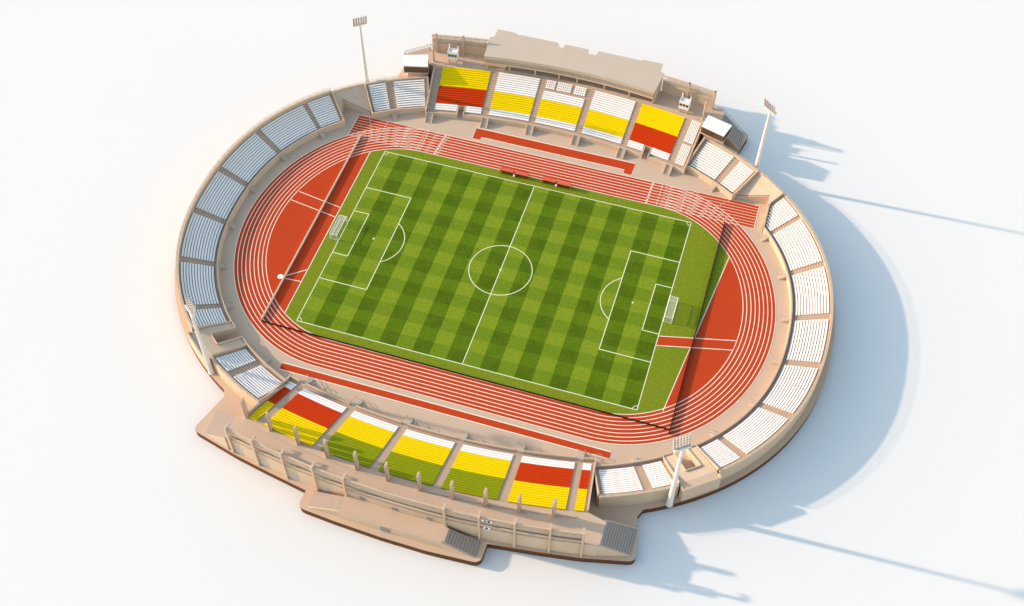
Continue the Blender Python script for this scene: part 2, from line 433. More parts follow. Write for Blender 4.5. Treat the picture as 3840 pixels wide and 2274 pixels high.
# ---------------------------------------------------------------- curved terraces
PITCH, RISE, Z0 = 0.72, 0.30, 1.55
def tread(k): return Z0 + RISE * k
def flight(m, p, q, width, z1, n, z0=0.0):    # n solid steps, top at p (z1) falling to q (z0)
    p, q = Vector((*p, 0)), Vector((*q, 0)); dv = q - p; nn = Vector((-dv.y, dv.x, 0)).normalized() * width / 2
    for i in range(n):
        a, b = p + dv * (i / n), p + dv * ((i + 1) / n); z = z1 - (z1 - z0) * i / n
        m.prism([tuple(v)[:2] for v in (a - nn, b - nn, b + nn, a + nn)], z0 + .004, z)
    return nn
def ring_stand(label, blocks, ends, nrows=12, clipx=None, rail=True, group=None, rim=5.6):
    t = thing('terrace_stand', label, 'stand', group)
    f0, f1 = ends                                  # phi ends (f0<f1)
    dout = nrows * PITCH
    def lo(d):
        if clipx is None: return f0
        a, b = f0, f1
        return f0
    def phi_hi(d):                                 # stand cut off along x = clipx
        if clipx is None: return f1
        f = f1
        while ring(f, d)[0] < clipx and f > f0: f -= .002
        return f
    N = max(12, int((f1 - f0) * 65))
    def col(d, z): return [rp(f, d, z) for f in lin(f0, phi_hi(d), N)]
    m = MB(); prof = [(-.85, 1.2), (0, 1.2)]
    for k in range(nrows):
        prof += [(k * PITCH, tread(k)), ((k + 1) * PITCH, tread(k))]
    prof += [(dout, tread(nrows - 1) + .02), (dout + .3, tread(nrows - 1) + .02)]
    m.grid([col(d_, z) for d_, z in prof]); m.build('terrace', M['terr'], t)
    def wall(name, d0, d1, z0, z1, mm):
        m = MB(); cols = [col(d0, z0), col(d0, z1), col(d1, z1), col(d1, z0)]
        m.sweep([[c[i] for c in cols] for i in range(N)]); return m.build(name, mm, t)
    wall('inner_parapet', -1.25, -.85, 0, 2.25, M['conc'])
    ow = wall('outer_wall', dout + .3, dout + 1.0, 0, rim, M['conc'])
    for e, f in ((0, None), (1, None)):            # end walls following the slope
        m = MB(); P = []
        for d_ in lin(-1.25, dout + .3, 16):
            ff = f0 if e == 0 else phi_hi(d_); P.append((ring(ff, d_), max(2.3, Z0 + RISE * d_ / PITCH + .95)))
        th = -.35 if e == 0 else .35
        for (p, z), (q, z2) in zip(P, P[1:]):
            a, b = Vector(p), Vector(q); tt = (b - a).normalized(); nn = Vector((tt.y, -tt.x)) * (.35 if e == 0 else -.35)
            m.hexa([(a.x, a.y, 0), (b.x, b.y, 0), (b.x + nn.x, b.y + nn.y, 0), (a.x + nn.x, a.y + nn.y, 0)],
                   [(a.x, a.y, z), (b.x, b.y, z2), (b.x + nn.x, b.y + nn.y, z2), (a.x + nn.x, a.y + nn.y, z)])
        m.build('end_wall', M['conc'], t)
    if rail:
        m = MB(); F = lin(f0, phi_hi(dout), N)
        for zz in (rim + .5, rim + .95):
            for a, b in zip(F, F[1:]): m.beam(rp(a, dout + .75, zz), rp(b, dout + .75, zz), .06, .06)
        for a in F[::2]: m.box((*ring(a, dout + .75), rim + .45), (.07, .07, .95))
        m.build('railing', M['rail'], t)
    for (a, b) in blocks:
        if a > b: a, b = b, a
        sb = part_empty('seat_block', t)
        for k in range(nrows):
            d0 = k * PITCH + .06; z = tread(k) + .13; bb = b
            if clipx is not None: bb = min(b, phi_hi(d0 + .5) - .012)
            if bb - a < .006: continue
            prof = [(d0, z), (d0 + .50, z), (d0 + .50, z + .25), (d0 + .42, z + .25), (d0 + .38, z + .17), (d0, z + .17)]
            m = MB(); m.sweep([[rp(f, dd, zz) for dd, zz in prof] for f in phis(a, bb, 2.2)])
            m.build('bench_row', M['seat_white'], sb)
    bs = sorted([tuple(sorted(x)) for x in blocks])
    for (a, b), (c, d2) in zip(bs, bs[1:]):        # stairs from the gangways down to the apron
        f = (b + c) / 2; m = MB(); p, q = ring(f, -1.26), ring(f, -3.3)
        nn = flight(m, p, q, 1.5, 1.2, 7); m.build('access_stair', M['steps'], t)
        for sg in (-1, 1):
            m = MB(); o_ = nn * sg; P = [(p[0] + o_.x, p[1] + o_.y, 2.2), (q[0] + o_.x, q[1] + o_.y, 1.0)]
            m.beam(P[0], P[1], .07, .07); m.box((P[1][0], P[1][1], .5), (.07, .07, 1.0)); m.box((P[0][0], P[0][1], 1.6), (.07, .07, 1.1))
            m.build('handrail', M['rail'], t)
    return t
def fl(x): return 0.8 - x
def fx(x, y, d=0): return phi_at(x, y, d)
RB = [((71.2, 36.2), (66.7, 41.1)), ((78.6, 23.1), (71.7, 34.8)), ((83.2, 8.0), (79.4, 21.5)), ((83.5, -7.5), (83.4, 6.1)), ((79.4, -23.0), (83.0, -9.4)),
      ((71.7, -36.3), (78.7, -24.7)), ((66.9, -41.6), (70.7, -37.8))]
rb = [(fx(*a), fx(*b)) for a, b in RB]
ring_stand('sunlit curved terrace of white benches behind the bend with the javelin runway', rb,
           (fx(66.45, -42.0), fx(66.5, 41.9)), clipx=69.2, group='curved terraces of white benches')
lb = []
for a, b in RB:
    p, q = fx(fl(a[0]), a[1]), fx(fl(b[0]), b[1])
    if p < 0: p += 2 * math.pi
    if q < 0: q += 2 * math.pi
    lb.append((p, q))
ring_stand('shaded curved terrace of white benches behind the bend with the white throwing circle', lb,
           (fx(fl(66.45), 41.9), fx(fl(66.45), -42.0) + 2 * math.pi), rim=6.4, group='curved terraces of white benches')
SB = [((58.0, 48.2), (53.7, 50.7)), ((51.7, 51.8), (43.4, 55.2))]
SE = ((58.55, 47.75), (42.6, 55.6))
for sx, sy, lab in ((1, 1, 'short two-block terrace of white benches beside the sunlit white-roofed suite'),
                    (-1, 1, 'short two-block terrace of white benches in front of the suite at the shaded bend'),
                    (-1, -1, 'short white-bench terrace beside the narrow strip of shaded red and yellow seats'),
                    (1, -1, 'short white-bench terrace between the sunlit notched platform and the narrow red and yellow strip')):
    def q(p):
        f = fx(p[0] if sx > 0 else fl(p[0]), sy * p[1]); return f
    bl = [tuple(sorted((q(a), q(b)))) for a, b in SB]; e = tuple(sorted((q(SE[0]), q(SE[1]))))
    ring_stand(lab, bl, e, group='short terraces at the corners')

# ---------------------------------------------------------------- corner platforms
def front_platform(sx, label):
    t = thing('corner_platform', label, 'platform', 'notched corner platforms')
    def q(x, y):
        f = fx(x if sx > 0 else fl(x), y); return f if sx > 0 else (f + 2 * math.pi if f < 0 else f)
    a, b = sorted((q(58.9, -47.5), q(66.1, -42.3))); n0, n1 = sorted((q(61.1, -46.0), q(64.3, -43.8)))
    F = sorted(set(lin(a, n0, 4) + lin(n0, n1, 6) + lin(n1, b, 4))); D = lin(-1.0, 5.6, 8) + [8.7, 9.6, 10.9]
    zz = lambda d_: min(1.9 + .36 * (d_ + 1), 5.0)
    m = MB()
    for f, f2 in zip(F, F[1:]):
        for d0, d1 in zip(D, D[1:]):
            if n0 - 1e-6 <= f and f2 <= n1 + 1e-6 and d1 <= 5.61: continue
            m.poly([rp(f, d0, zz(d0)), rp(f2, d0, zz(d0)), rp(f2, d1, zz(d1)), rp(f, d1, zz(d1))])
    m.build('deck', M['conc'], t)
    def walls(path, name, top, th=.3, z0=0.0):
        m = MB()
        for (f, d0), (f2, d1) in zip(path, path[1:]):
            p, r_ = Vector(ring(f, d0)), Vector(ring(f2, d1)); tt = (r_ - p).normalized(); nn = Vector((-tt.y, tt.x)) * th / 2; e = tt * th / 2
            p -= e * .0; z_a, z_b = zz(d0) + top, zz(d1) + top
            m.hexa([(p.x - nn.x, p.y - nn.y, z0), (r_.x - nn.x, r_.y - nn.y, z0), (r_.x + nn.x, r_.y + nn.y, z0), (p.x + nn.x, p.y + nn.y, z0)],
                   [(p.x - nn.x, p.y - nn.y, z_a), (r_.x - nn.x, r_.y - nn.y, z_b), (r_.x + nn.x, r_.y + nn.y, z_b), (p.x + nn.x, p.y + nn.y, z_a)])
        return m.build(name, M['conc'], t)
    walls([(n0, -1.15), (n0, 3.0), (n0, 5.75), (n1, 5.75), (n1, 3.0), (n1, -1.15)], 'notch_wall', .45, .28)
    walls([(a, -1.15), (n0, -1.16)], 'front_wall', .4, .28); walls([(n1, -1.16), (b, -1.15)], 'front_wall', .4, .28)
    p0, p1 = ring(a, 11.05), ring(b, 11.05); m = MB()
    m.beam((*p0, 2.85), (*p1, 2.85), .4, 5.7); m.build('outer_wall', M['conc'], t)
    for f, k in ((a, -1), (b, 1)):
        m = MB(); p, r_ = ring(f, 9.95), ring(f, 10.85); m.beam((*p, 2.8), (*r_, 2.8), .4, 5.6); m.build('side_wall', M['conc'], t)
front_platform(1, 'sunlit beige platform with an L-shaped notch, behind the mast whose head overlaps the track')
front_platform(-1, 'shaded beige platform with a square notch, behind the mast at the shaded bend')
def back_platform(sx, label):
    t = thing('corner_ramp', label, 'ramp', 'sloping corner ramps')
    X = lambda x: x if sx > 0 else fl(x)
    zp = lambda d_: .25 + .55 * d_
    f0, f1 = fx(X(58.9), 47.5), fx(X(66.15), 42.3)
    m = MB(); FF = lin(f0, f1, 14); DD = lin(0, 9.0, 16)
    for f, f2 in zip(FF, FF[1:]):
        for d0, d1 in zip(DD, DD[1:]):
            Q = [ring(f, d0), ring(f2, d0), ring(f2, d1), ring(f, d1)]
            fold = (lambda p: p) if sx > 0 else (lambda p: (fl(p[0]), p[1]))
            Q = [fold(p) for p in Q]
            up = clip(Q, 0, -1, -48.2); low = clip(clip(Q, 0, 1, 48.2), -1, 0, -68.65)
            for K in (up, low):
                if len(K) < 3: continue
                P = []
                for p in K:
                    w = fold(p); ph = phi_at(*w); e = ring(ph)
                    if len(K) == 4 and p in Q: dd = (d0, d0, d1, d1)[Q.index(p)]
                    else: dd = min(9.0, math.hypot(w[0] - e[0], w[1] - e[1]))
                    P.append((*w, zp(dd)))
                m.poly(P)
    m.build('ramp_surface', M['conc'], t)
    m = MB()
    A, B, C_ = (X(59.4), 48.15), (X(68.6), 48.15), (X(68.6), 45.0)
    def quadwall(p, q_, za, zb, th):
        a_, b2 = Vector(p), Vector(q_); tt = (b2 - a_).normalized(); nn = Vector((-tt.y, tt.x)) * th / 2
        m.hexa([(a_.x - nn.x, a_.y - nn.y, 0), (b2.x - nn.x, b2.y - nn.y, 0), (b2.x + nn.x, b2.y + nn.y, 0), (a_.x + nn.x, a_.y + nn.y, 0)],
               [(a_.x - nn.x, a_.y - nn.y, za), (b2.x - nn.x, b2.y - nn.y, zb), (b2.x + nn.x, b2.y + nn.y, zb), (a_.x + nn.x, a_.y + nn.y, za)])
    quadwall(A, B, .6, 3.6, .45); quadwall(B, C_, 3.62, 2.8, .4)
    if sx > 0: quadwall((68.75, 44.9), (68.75, 37.6), 2.9, 2.2, .4)
    m.build('retaining_wall', M['conc'], t)
    m = MB(); N = 14; F = lin(f0, f1, N)
    m.sweep([[rp(f, 8.95, 0), rp(f, 8.95, 5.75), rp(f, 9.6, 5.75), rp(f, 9.6, 0)] for f in F]); m.build('outer_wall', M['conc'], t)
    m = MB()
    for a_, b2 in zip(F, F[1:]): m.beam(rp(a_, 9.4, 6.4), rp(b2, 9.4, 6.4), .06, .06)
    for a_ in F[::3]: m.box((*ring(a_, 9.4), 6.1), (.07, .07, .7))
    m.build('railing', M['rail'], t)
back_platform(1, 'beige sloping ramp with a triangular retaining wall beside the sunlit curved terrace')
back_platform(-1, 'beige sloping ramp with a triangular retaining wall at the corner of the track, in shade')

# ---------------------------------------------------------------- grandstands
MP, MR, MZ, NR = 0.775, 0.21, 1.7, 20
def mz(k): return MZ + MR * k
class Stand:
    def __init__(s, sgn, c0, c1): s.s, s.c0, s.c1 = sgn, c0, c1
    def P(s, x, t, z): return (x + (s.c0 + s.c1 * x) * t / 15.3, s.s * (58.6 + t - .0027 * x * x), z)
    def seg(s, a, b): return lin(a, b, max(2, int(abs(b - a) / 3.2) + 1))
FR_, BK = Stand(-1, -1.0, .07), Stand(1, -.3, .05)
def fac_y(x, s): return s * (81.75 - .0021 * (x - 2) ** 2)
def grandstand(S, label, blocks, singles, xa, xb, voms, aisles, parapet):
    t = thing('grandstand', label, 'stand')
    br = {xa, xb}
    for a, b, _ in blocks: br |= {a, b}
    for v in voms: br |= {v - 1.05, v + 1.05}
    br = sorted(br); xs = []
    for a, b in zip(br, br[1:]): xs += S.seg(a, b)[:-1]
    xs.append(br[-1])
    m = MB(); lead = [(-1.0, 1.45), (0, 1.45)]
    def voided(c, k): return any(abs(c - v) < 1.0 for v in voms) and k < 3
    for x0, x1 in zip(xs, xs[1:]):
        c = (x0 + x1) / 2
        if not voided(c, 0): m.poly([S.P(x0, -1, 1.45), S.P(x1, -1, 1.45), S.P(x1, 0, 1.45), S.P(x0, 0, 1.45)])
        for k in range(NR):
            if voided(c, k): continue
            z0 = 1.45 if k == 0 else mz(k - 1)
            m.poly([S.P(x0, k * MP, z0), S.P(x1, k * MP, z0), S.P(x1, k * MP, mz(k)), S.P(x0, k * MP, mz(k))])
            m.poly([S.P(x0, k * MP, mz(k)), S.P(x1, k * MP, mz(k)), S.P(x1, (k + 1) * MP, mz(k)), S.P(x0, (k + 1) * MP, mz(k))])
    m.build('terrace', M['terr'], t)
    # front wall with openings
    m = MB(); cuts = [(c - .95, c + .95) for c in aisles if xa < c < xb] if parapet else [(v - 1.05, v + 1.05) for v in voms]
    edges = [xa]
    for a, b in sorted(cuts): edges += [max(a, xa), min(b, xb)]
    edges.append(xb)
    th = 2.55 if parapet else 1.75
    for a, b in zip(edges[::2], edges[1::2]):
        if b - a < .1: continue
        m.sweep([[S.P(x, -1.4, 0), S.P(x, -1.4, th - .15), S.P(x, -1.3, th), S.P(x, -1.05, th), S.P(x, -.95, th - .15), S.P(x, -.95, 0)] for x in S.seg(a, b)])
    if parapet:
        for a, b in cuts: m.sweep([[S.P(x, -1.4, 0), S.P(x, -1.4, 1.45), S.P(x, -1.0, 1.45), S.P(x, -1.0, 0)] for x in (a + .01, b - .01)])
    m.build('front_parapet', M['conc'], t)
    for v in voms:                                 # gangway openings through the lowest rows
        m = MB()
        for xv in (v - 1.05, v + 1.05):
            m.sweep([[S.P(x, -1.45, 0), S.P(x, -1.45, 1.85), S.P(x, 2.26, 2.3), S.P(x, 2.26, 0)] for x in (xv - .15, xv + .15)])
        m.sweep([[S.P(x, 2.26, 0), S.P(x, 2.26, 2.28), S.P(x, 2.32, 2.28), S.P(x, 2.32, 0)] for x in (v - 1.2, v + 1.2)])
        m.build('gangway_opening', M['conc'], t)
    for c in aisles:                               # short flights down to the apron
        m = MB(); p, q_ = S.P(c, -1.42, 0), S.P(c, -4.3, 0)
        nn = flight(m, p[:2], q_[:2], 1.9, 1.45, 8)
        m.build('access_stair', M['steps'], t)
        for sg in (-1, 1):
            m = MB(); o_ = nn * sg * (1.0 if parapet else 1.08); a, b = Vector(p) + o_, Vector(q_) + o_
            if parapet:
                m.beam((a.x, a.y, 2.4), (b.x, b.y, 1.1), .1, .1); m.box((a.x, a.y, 1.3), (.1, .1, 2.3)); m.box((b.x, b.y, .55), (.1, .1, 1.1)); m.build('handrail', M['rail'], t)
            else:
                m.hexa([(a.x - .08, a.y, 0), (a.x + .08, a.y, 0), (b.x + .08, b.y, 0), (b.x - .08, b.y, 0)],
                       [(a.x - .08, a.y, 2.0), (a.x + .08, a.y, 2.0), (b.x + .08, b.y, .5), (b.x - .08, b.y, .5)]); m.build('stair_cheek', M['conc'], t)
        if parapet:
            m = MB()
            for off in (2.2, 5.2):
                a = S.P(c + off, -2.0, 0); b = S.P(c + off, -3.2, 0)
                m.beam((a[0], a[1], 1.2), (b[0], b[1], 1.2), .08, .08); m.box((b[0], b[1], .6), (.08, .08, 1.2)); m.box((a[0], a[1], .6), (.08, .08, 1.2))
            for tt in (-2.0, -3.2):
                a, b = S.P(c + 2.2, tt, 1.2), S.P(c + 5.2, tt, 1.2); m.beam(a, b, .08, .08)
            m.build('guard_frame', M['rail'], t)
    names = {'w': 'white', 'y': 'yellow', 'r': 'red', 'g': 'green'}
    for a, b, spec in blocks:
        k = 0
        for cch, n in spec:
            sm = M['seat_' + names[cch]]
            segs = [(a, b)]
            for v in voms:
                if a < v < b and k < 3: segs = [(a, v - 1.35), (v + 1.35, b)]
            if cch == 'w': sb = part_empty('seat_block', t)
            else:
                m = MB(); X_ = S.seg(a, b); rows = []
                for j in range(k, k + n):
                    e = .03
                    rows += [[S.P(x, j * MP - e, (mz(j - 1) if j > k else mz(j)) + e) for x in X_], [S.P(x, j * MP - e, mz(j) + e) for x in X_]]
                rows.append([S.P(x, (k + n) * MP - .06, mz(k + n - 1) + .03) for x in X_])
                m.grid(rows[1:]); sb = m.build('seat_block', sm, t)
            sb['label'] = names[cch] + ' seat block'
            for j in range(k, k + n):
                for a2, b2 in segs:
                    t0 = j * MP + .05; z = mz(j) + .08; full = .62
                    prof = [(t0, z), (t0 + full, z), (t0 + full, z + .24), (t0 + full - .10, z + .24), (t0 + full - .15, z + .17), (t0, z + .17)]
                    m = MB(); m.sweep([[S.P(x, dd, zz) for dd, zz in prof] for x in S.seg(a2, b2)]); m.build('bench_row', sm, sb)
            k += n
    for a, b, k0, k1, n in singles:                # blocks of single seats
        sb = part_empty('seat_block', t, 'block of single white seats')
        for k in range(k0, k1):
            for i in range(n):
                wd = (b - a) / n; x0 = a + wd * i + .06; x1 = a + wd * (i + 1) - .06; t0 = k * MP + .08; z = mz(k) + .1
                prof = [(t0, z), (t0 + .56, z), (t0 + .56, z + .42), (t0 + .45, z + .42), (t0 + .42, z + .18), (t0, z + .18)]
                m = MB(); m.sweep([[S.P(x, dd, zz) for dd, zz in prof] for x in (x0, x1)]); m.build('seat', M['seat_white'], sb)
    for xe, o_ in ((xa, -.2), (xb, .2)):           # end walls
        m = MB(); T = [-1.4, 0] + lin(1, 15.4, 8)
        zt = lambda t_: max(2.6, MZ + MR * t_ / MP + .95)
        for ta, tb in zip(T, T[1:]):
            a0, a1, b0, b1 = S.P(xe, ta, 0), S.P(xe + 2 * o_, ta, 0), S.P(xe, tb, 0), S.P(xe + 2 * o_, tb, 0)
            m.hexa([a0, b0, b1, a1], [(*a0[:2], zt(ta)), (*b0[:2], zt(tb)), (*b1[:2], zt(tb)), (*a1[:2], zt(ta))])
        m.build('end_wall', M['conc'], t)
    # upper concourse deck, solid down to the plinth
    X_ = lin(xa - .35, xb + .35, 24); m = MB()
    inner_e = [S.P(x, NR * MP, 0)[:2] for x in X_]
    xl, xr = -48.6, 48.6
    ysl = lambda x: S.s * 69.6
    P = [(xl, S.s * 70.3)] + inner_e + [(xr, S.s * 70.3)]
    back_e = [(x, fac_y(x, S.s) - S.s * .35) for x in lin(xr, xl, 40)]
    m.prism(P + back_e, 0, 5.65); m.build('concourse_deck', M['pave'], t)
    m = MB(); L = [S.P(x, 17.0, 5.72) for x in lin(xa + 2, xb - 2, 30)]
    for a, b in zip(L, L[1:]): m.beam(a, b, .35, .2)
    m.build('deck_kerb', M['conc'], t)
    return t
def B(a, b, s): return (a, b, [(s[i], int(s[i + 1:i + 2])) for i in range(0, len(s), 2)])
grandstand(FR_, 'near grandstand with green, yellow, red and white seat blocks seen from behind',
           [B(-41.3, -39.2, 'w3r8y9'), B(-37, -23.9, 'w3r8y9'), B(-21.6, -9, 'w3y8g9'), B(-6.7, 6.4, 'w3y8g9'), B(8.6, 21.7, 'w3y8g9'), B(24, 37.2, 'w3r8y9'), B(39.2, 41.3, 'w3r8y9')],
           [], -41.9, 41.9, [], [-38.1, -22.75, -7.85, 7.5, 22.85, 38.2], True)
grandstand(BK, 'far grandstand with white, yellow and red seat blocks below the long press box',
           [B(-39.2, -24.6, 'w3r8y9'), B(-22.1, -9.3, 'w3y8w9'), B(-7.2, 5.7, 'w3y8w4'), B(8, 20.8, 'w3y8w9'), B(22.9, 36.3, 'w3r8y9')],
           [(-7.1, -4.2, 16, 20, 5), (-3.6, .9, 16, 20, 7), (1.8, 5.4, 16, 20, 5), (38.5, 41.4, 0, 9, 6), (38.5, 41.4, 10.0 and 10, 20, 6)],
           -41.6, 41.9, [-31.0, 29.2], [-40.4, -22.85, -8.2, 6.95, 21.9, 37.4], False)

# rear facade walls with pillars and lattice bands
def facade(s, label, pillars, gap):
    t = thing('rear_wall', label, 'wall'); X0, X1 = -47.4, 45.4
    Y = lambda x, off=0: fac_y(x, s) + s * off
    X_ = lin(X0, X1, 48)
    def band(name, o0, o1, z0, z1, mm, xs=None):
        if xs is None and s > 0:
            for q in (lin(X0, -29.2, 10), lin(28.2, X1, 10)): band(name, o0, o1, z0, z1, mm, q)
            return
        xs = xs or X_; m = MB(); m.sweep([[(x, Y(x, o0), z0), (x, Y(x, o0), z1), (x, Y(x, o1), z1), (x, Y(x, o1), z0)] for x in xs]); return m.build(name, mm, t)
    XX = lin(-48.6, 48.6, 50)
    band('base_wall', -.35, 0, 0, 5.85, M['conc'], XX)
    if s < 0:
        band('beam', -.28, .10, 7.0, 7.4, M['conc']); band('top_beam', -.28, .06, 11.05, 11.4, M['conc']); band('beam', -.25, .04, 10.15, 10.35, M['conc'])
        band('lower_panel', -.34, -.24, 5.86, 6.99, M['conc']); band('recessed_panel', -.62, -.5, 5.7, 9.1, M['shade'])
        LAT = ((5.85, 7.0, -.1), (9.1, 10.15, -.12), (10.35, 11.05, -.1))
    else:
        band('recessed_panel', -.30, -.15, 5.86, 9.0, M['conc']); band('beam', -.5, .06, 9.0, 9.2, M['conc']); band('top_beam', -.5, .06, 12.1, 12.4, M['conc'])
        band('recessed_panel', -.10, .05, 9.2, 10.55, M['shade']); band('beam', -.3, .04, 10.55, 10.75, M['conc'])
        LAT = ((10.75, 12.1, -.1),)
    for z0, z1, o_ in LAT:
        m = MB(); x = X0 + .3; i = 0
        while x < X1 - .2:
            if s > 0 and -29.3 < x < 28.2: x = 28.3
            wv = .20 if i % 5 == 0 else .10
            m.box((x, Y(x, o_), (z0 + z1) / 2), (wv, .12, z1 - z0)); x += .48; i += 1
        for zz in lin(z0, z1, 5)[1:-1]:
            for a, b in zip(X_, X_[1:]):
                if s < 0 or b < -29 or a > 28: m.beam((a, Y(a, o_), zz), (b, Y(b, o_), zz), .08, .12)
        m.build('lattice_band', M['conc'], t)
    for x in pillars:
        m = MB(); a = math.atan(-.0042 * (x - 2) * s); y = Y(x, .3)
        sl = -.0042 * (x - 2) * s; n_ = Vector((-sl * s, s)).normalized(); tt = Vector((n_.y, -n_.x))
        c = Vector((x, Y(x)))
        def pr(u0, u1, z0, z1, z1b=None):
            z1b = z1 if z1b is None else z1b; hw = .27
            A = [c + n_ * u0 - tt * hw, c + n_ * u0 + tt * hw, c + n_ * u1 + tt * hw, c + n_ * u1 - tt * hw]
            m.hexa([(p.x, p.y, z0) for p in A], [(A[0].x, A[0].y, z1b), (A[1].x, A[1].y, z1b), (A[2].x, A[2].y, z1), (A[3].x, A[3].y, z1)])
        TP = 12.0 if s < 0 else 12.4
        pr(.10, .55, 0, TP)
        if s < 0: pr(-.55, .10, 11.42, TP); pr(-1.35, -.55, 11.6, TP); pr(-1.35, -1.1, 11.1, 11.6)
        else: pr(-1.0, -.6, 5.66, TP); pr(-.6, .10, 12.1, TP)
        m.build('pillar', M['conc'], t)
    return t
fw = facade(-1, 'long pillared rear wall with lattice bands behind the stand with green seats', [-47.0, -39.3, -30.9, -22.3, -13.9, 11.9, 20.4, 29.0, 37.4, 45.1], None)
facade(1, 'pillared rear wall with lattice bands behind the press box', [-46.0, -37.4, 36.7, 45.1], None)
for x in (-46.0, -38.2, -29.7, -21.0):            # doors and small service panels in the near wall
    m = MB(); xa_, xb_ = x, x + 1.9
    m.hexa([(xa_, fac_y(xa_, -1) - .06, 0), (xb_, fac_y(xb_, -1) - .06, 0), (xb_, fac_y(xb_, -1), 0), (xa_, fac_y(xa_, -1), 0)],
           [(xa_, fac_y(xa_, -1) - .06, 3.2), (xb_, fac_y(xb_, -1) - .06, 3.2), (xb_, fac_y(xb_, -1), 3.2), (xa_, fac_y(xa_, -1), 3.2)])
    m.build('door', M['panel'], fw)
for z in (10.2, 6.5):
    m = MB(); x = 22.3; m.box((x, fac_y(x, -1) - .12, z), (2.6 if z > 8 else 1.7, .12, .95), .08); o = m.build('service_panel', M['white'], fw)
    m = MB()
    for dx in ((-.35, .55) if z > 8 else (0,)): m.box((x + dx, fac_y(x, -1) - .2, z), (.6, .06, .6), .08)
    m.build('vent', M['black'], o)

# concrete fins: one mesh, copied
m = MB(); W2, D2 = .29, .65
P = [(-W2, -D2), (W2, -D2), (W2, D2), (-W2, D2)]
m.hexa([(x, y, 0) for x, y in P], [(x, y, 7.3) for x, y in P])
m.hexa([(x, y, 7.3) for x, y in P], [(-W2 * .75, -D2 * .8, 7.8), (W2 * .75, -D2 * .8, 7.8), (W2 * .75, D2 * .5, 7.8), (-W2 * .75, D2 * .5, 7.8)])
fin0 = m.build('concrete_fin', M['conc'])
fx_ = [-45.9, -38.4, -30.1, -21.7, -13.4, -5.1, 3.3, 11.7, 20.0, 28.2, 36.5]
flab = ['concrete fin at the upper end of the narrow shaded yellow strip', 'concrete fin at the corner of the yellow block next to the shaded strip',
        'concrete fin behind the middle of the yellow block nearest the shaded seats', 'concrete fin at the outer corner of the first green block after the yellow one',
        'concrete fin behind the middle of the green block next to the yellow and red one', 'concrete fin at the outer corner of the middle green block',
        'concrete fin behind the middle green block, near its far end', 'concrete fin near the outer corner of the last green block',
        'concrete fin near the inner end of the last green block, before the yellow rows', 'concrete fin near the start of the last large yellow block',
        'concrete fin near the end of the last large yellow block, beside the narrow yellow strip']
for i, x in enumerate(fx_):
    o = fin0 if i == 0 else fin0.copy()
    if i: COL.objects.link(o)
    o.location = (x, -(75.5 - .0027 * (x - 3) ** 2), 5.66); o.rotation_euler = (0, 0, math.pi - .0054 * (x - 3) * -1 * -1)
    o.scale = (1, 1.25 if i == 0 else 1, 1)
    tag(o, flab[i], 'fin', 'concrete fins along the near concourse')
for x, y, lab in ((-45.3, 71.7, 'concrete fin by the stair beside the shaded suite on the far stand'), (43.3, 71.6, 'tall concrete fin behind the single seats next to the sunlit suite')):
    o = fin0.copy(); COL.objects.link(o); o.location = (x, y, 5.66); o.scale = (.8, .5, .93); tag(o, lab, 'fin', 'concrete fins on the far concourse')

# side stairs from the upper decks
def side_stair(sx, sy, label):
    t = thing('broad_stair', label, 'stair', 'broad side stairs'); m = MB(); n = 12
    xa_, xb_ = 48.6, 56.4
    for i in range(n):
        x0, x1 = lin(xa_, xb_, n + 1)[i], lin(xa_, xb_, n + 1)[i + 1]; z = 5.65 * (1 - i / n)
        yo = lambda x: 77.1 - (x - xa_) * .30 - .35; yi = lambda x: 70.3 - (x - xa_) * .38
        m.cur = 0; m.prism([(sx * x0, sy * yi(x0)), (sx * x1, sy * yi(x1)), (sx * x1, sy * yo(x1)), (sx * x0, sy * yo(x0))], .004, z)
        xq = x0 + (x1 - x0) * .68; m.cur = 1; m.prism([(sx * xq, sy * yi(xq)), (sx * (x1 + .01), sy * yi(x1)), (sx * (x1 + .01), sy * yo(x1)), (sx * xq, sy * yo(xq))], z + .002, z + .03)  # thin strip at the step edge, imitating the shade of the riser
    m.build('steps', [M['steps'], M['riser_shade'] if (sx, sy) != (-1, -1) else M['steps']], t)
    for nm, fn, zt in () if (sx, sy) == (-1, -1) else (('side_wall', yo, .02), ('side_wall', lambda x: yi(x) - .3, .25)):
        m = MB(); a = [(sx * xa_, sy * fn(xa_)), (sx * (xb_ + .1), sy * fn(xb_))]
        c = [(p[0], p[1] + sy * .3) for p in a]
        m.hexa([(*a[0], 0), (*a[1], 0), (*c[1], 0), (*c[0], 0)], [(*a[0], 5.65 + zt), (*a[1], .1 + zt), (*c[1], .1 + zt), (*c[0], 5.65 + zt)]); m.build(nm, M['conc'], t)
    if sy > 0:
        m = MB(); L = [(46.4, 77.6, 5.7), (48.6, 77.2, 5.7), (56.3, 74.9, .2)]
        L = [(sx * x, y, z) for x, y, z in L]
        for a, b in zip(L, L[1:]):
            for h in (.55, 1.05): m.beam((a[0], a[1], a[2] + h), (b[0], b[1], b[2] + h), .08, .08)
            for u in lin(0, 1, 8): m.box((a[0] + (b[0] - a[0]) * u, a[1] + (b[1] - a[1]) * u, a[2] + (b[2] - a[2]) * u + .5), (.08, .08, 1.1))
        m.build('railing', M['rail'], t)
side_stair(1, -1, 'broad grey shaded stair at the end of the near pillared wall')
side_stair(-1, -1, 'broad sunlit stair at the end of the near rear wall by the broad fin')
side_stair(1, 1, 'broad shaded stair with railing behind the sunlit suite')
t = thing('deck_extension', 'flat railed deck corner behind the suite at the shaded bend', 'deck')
m = MB(); m.prism([(-48.62, 70.2), (-48.62, 78.2), (-55.6, 72.4), (-54.4, 69.0), (-52.0, 66.8)], 0, 5.65); m.build('slab', M['pave'], t)
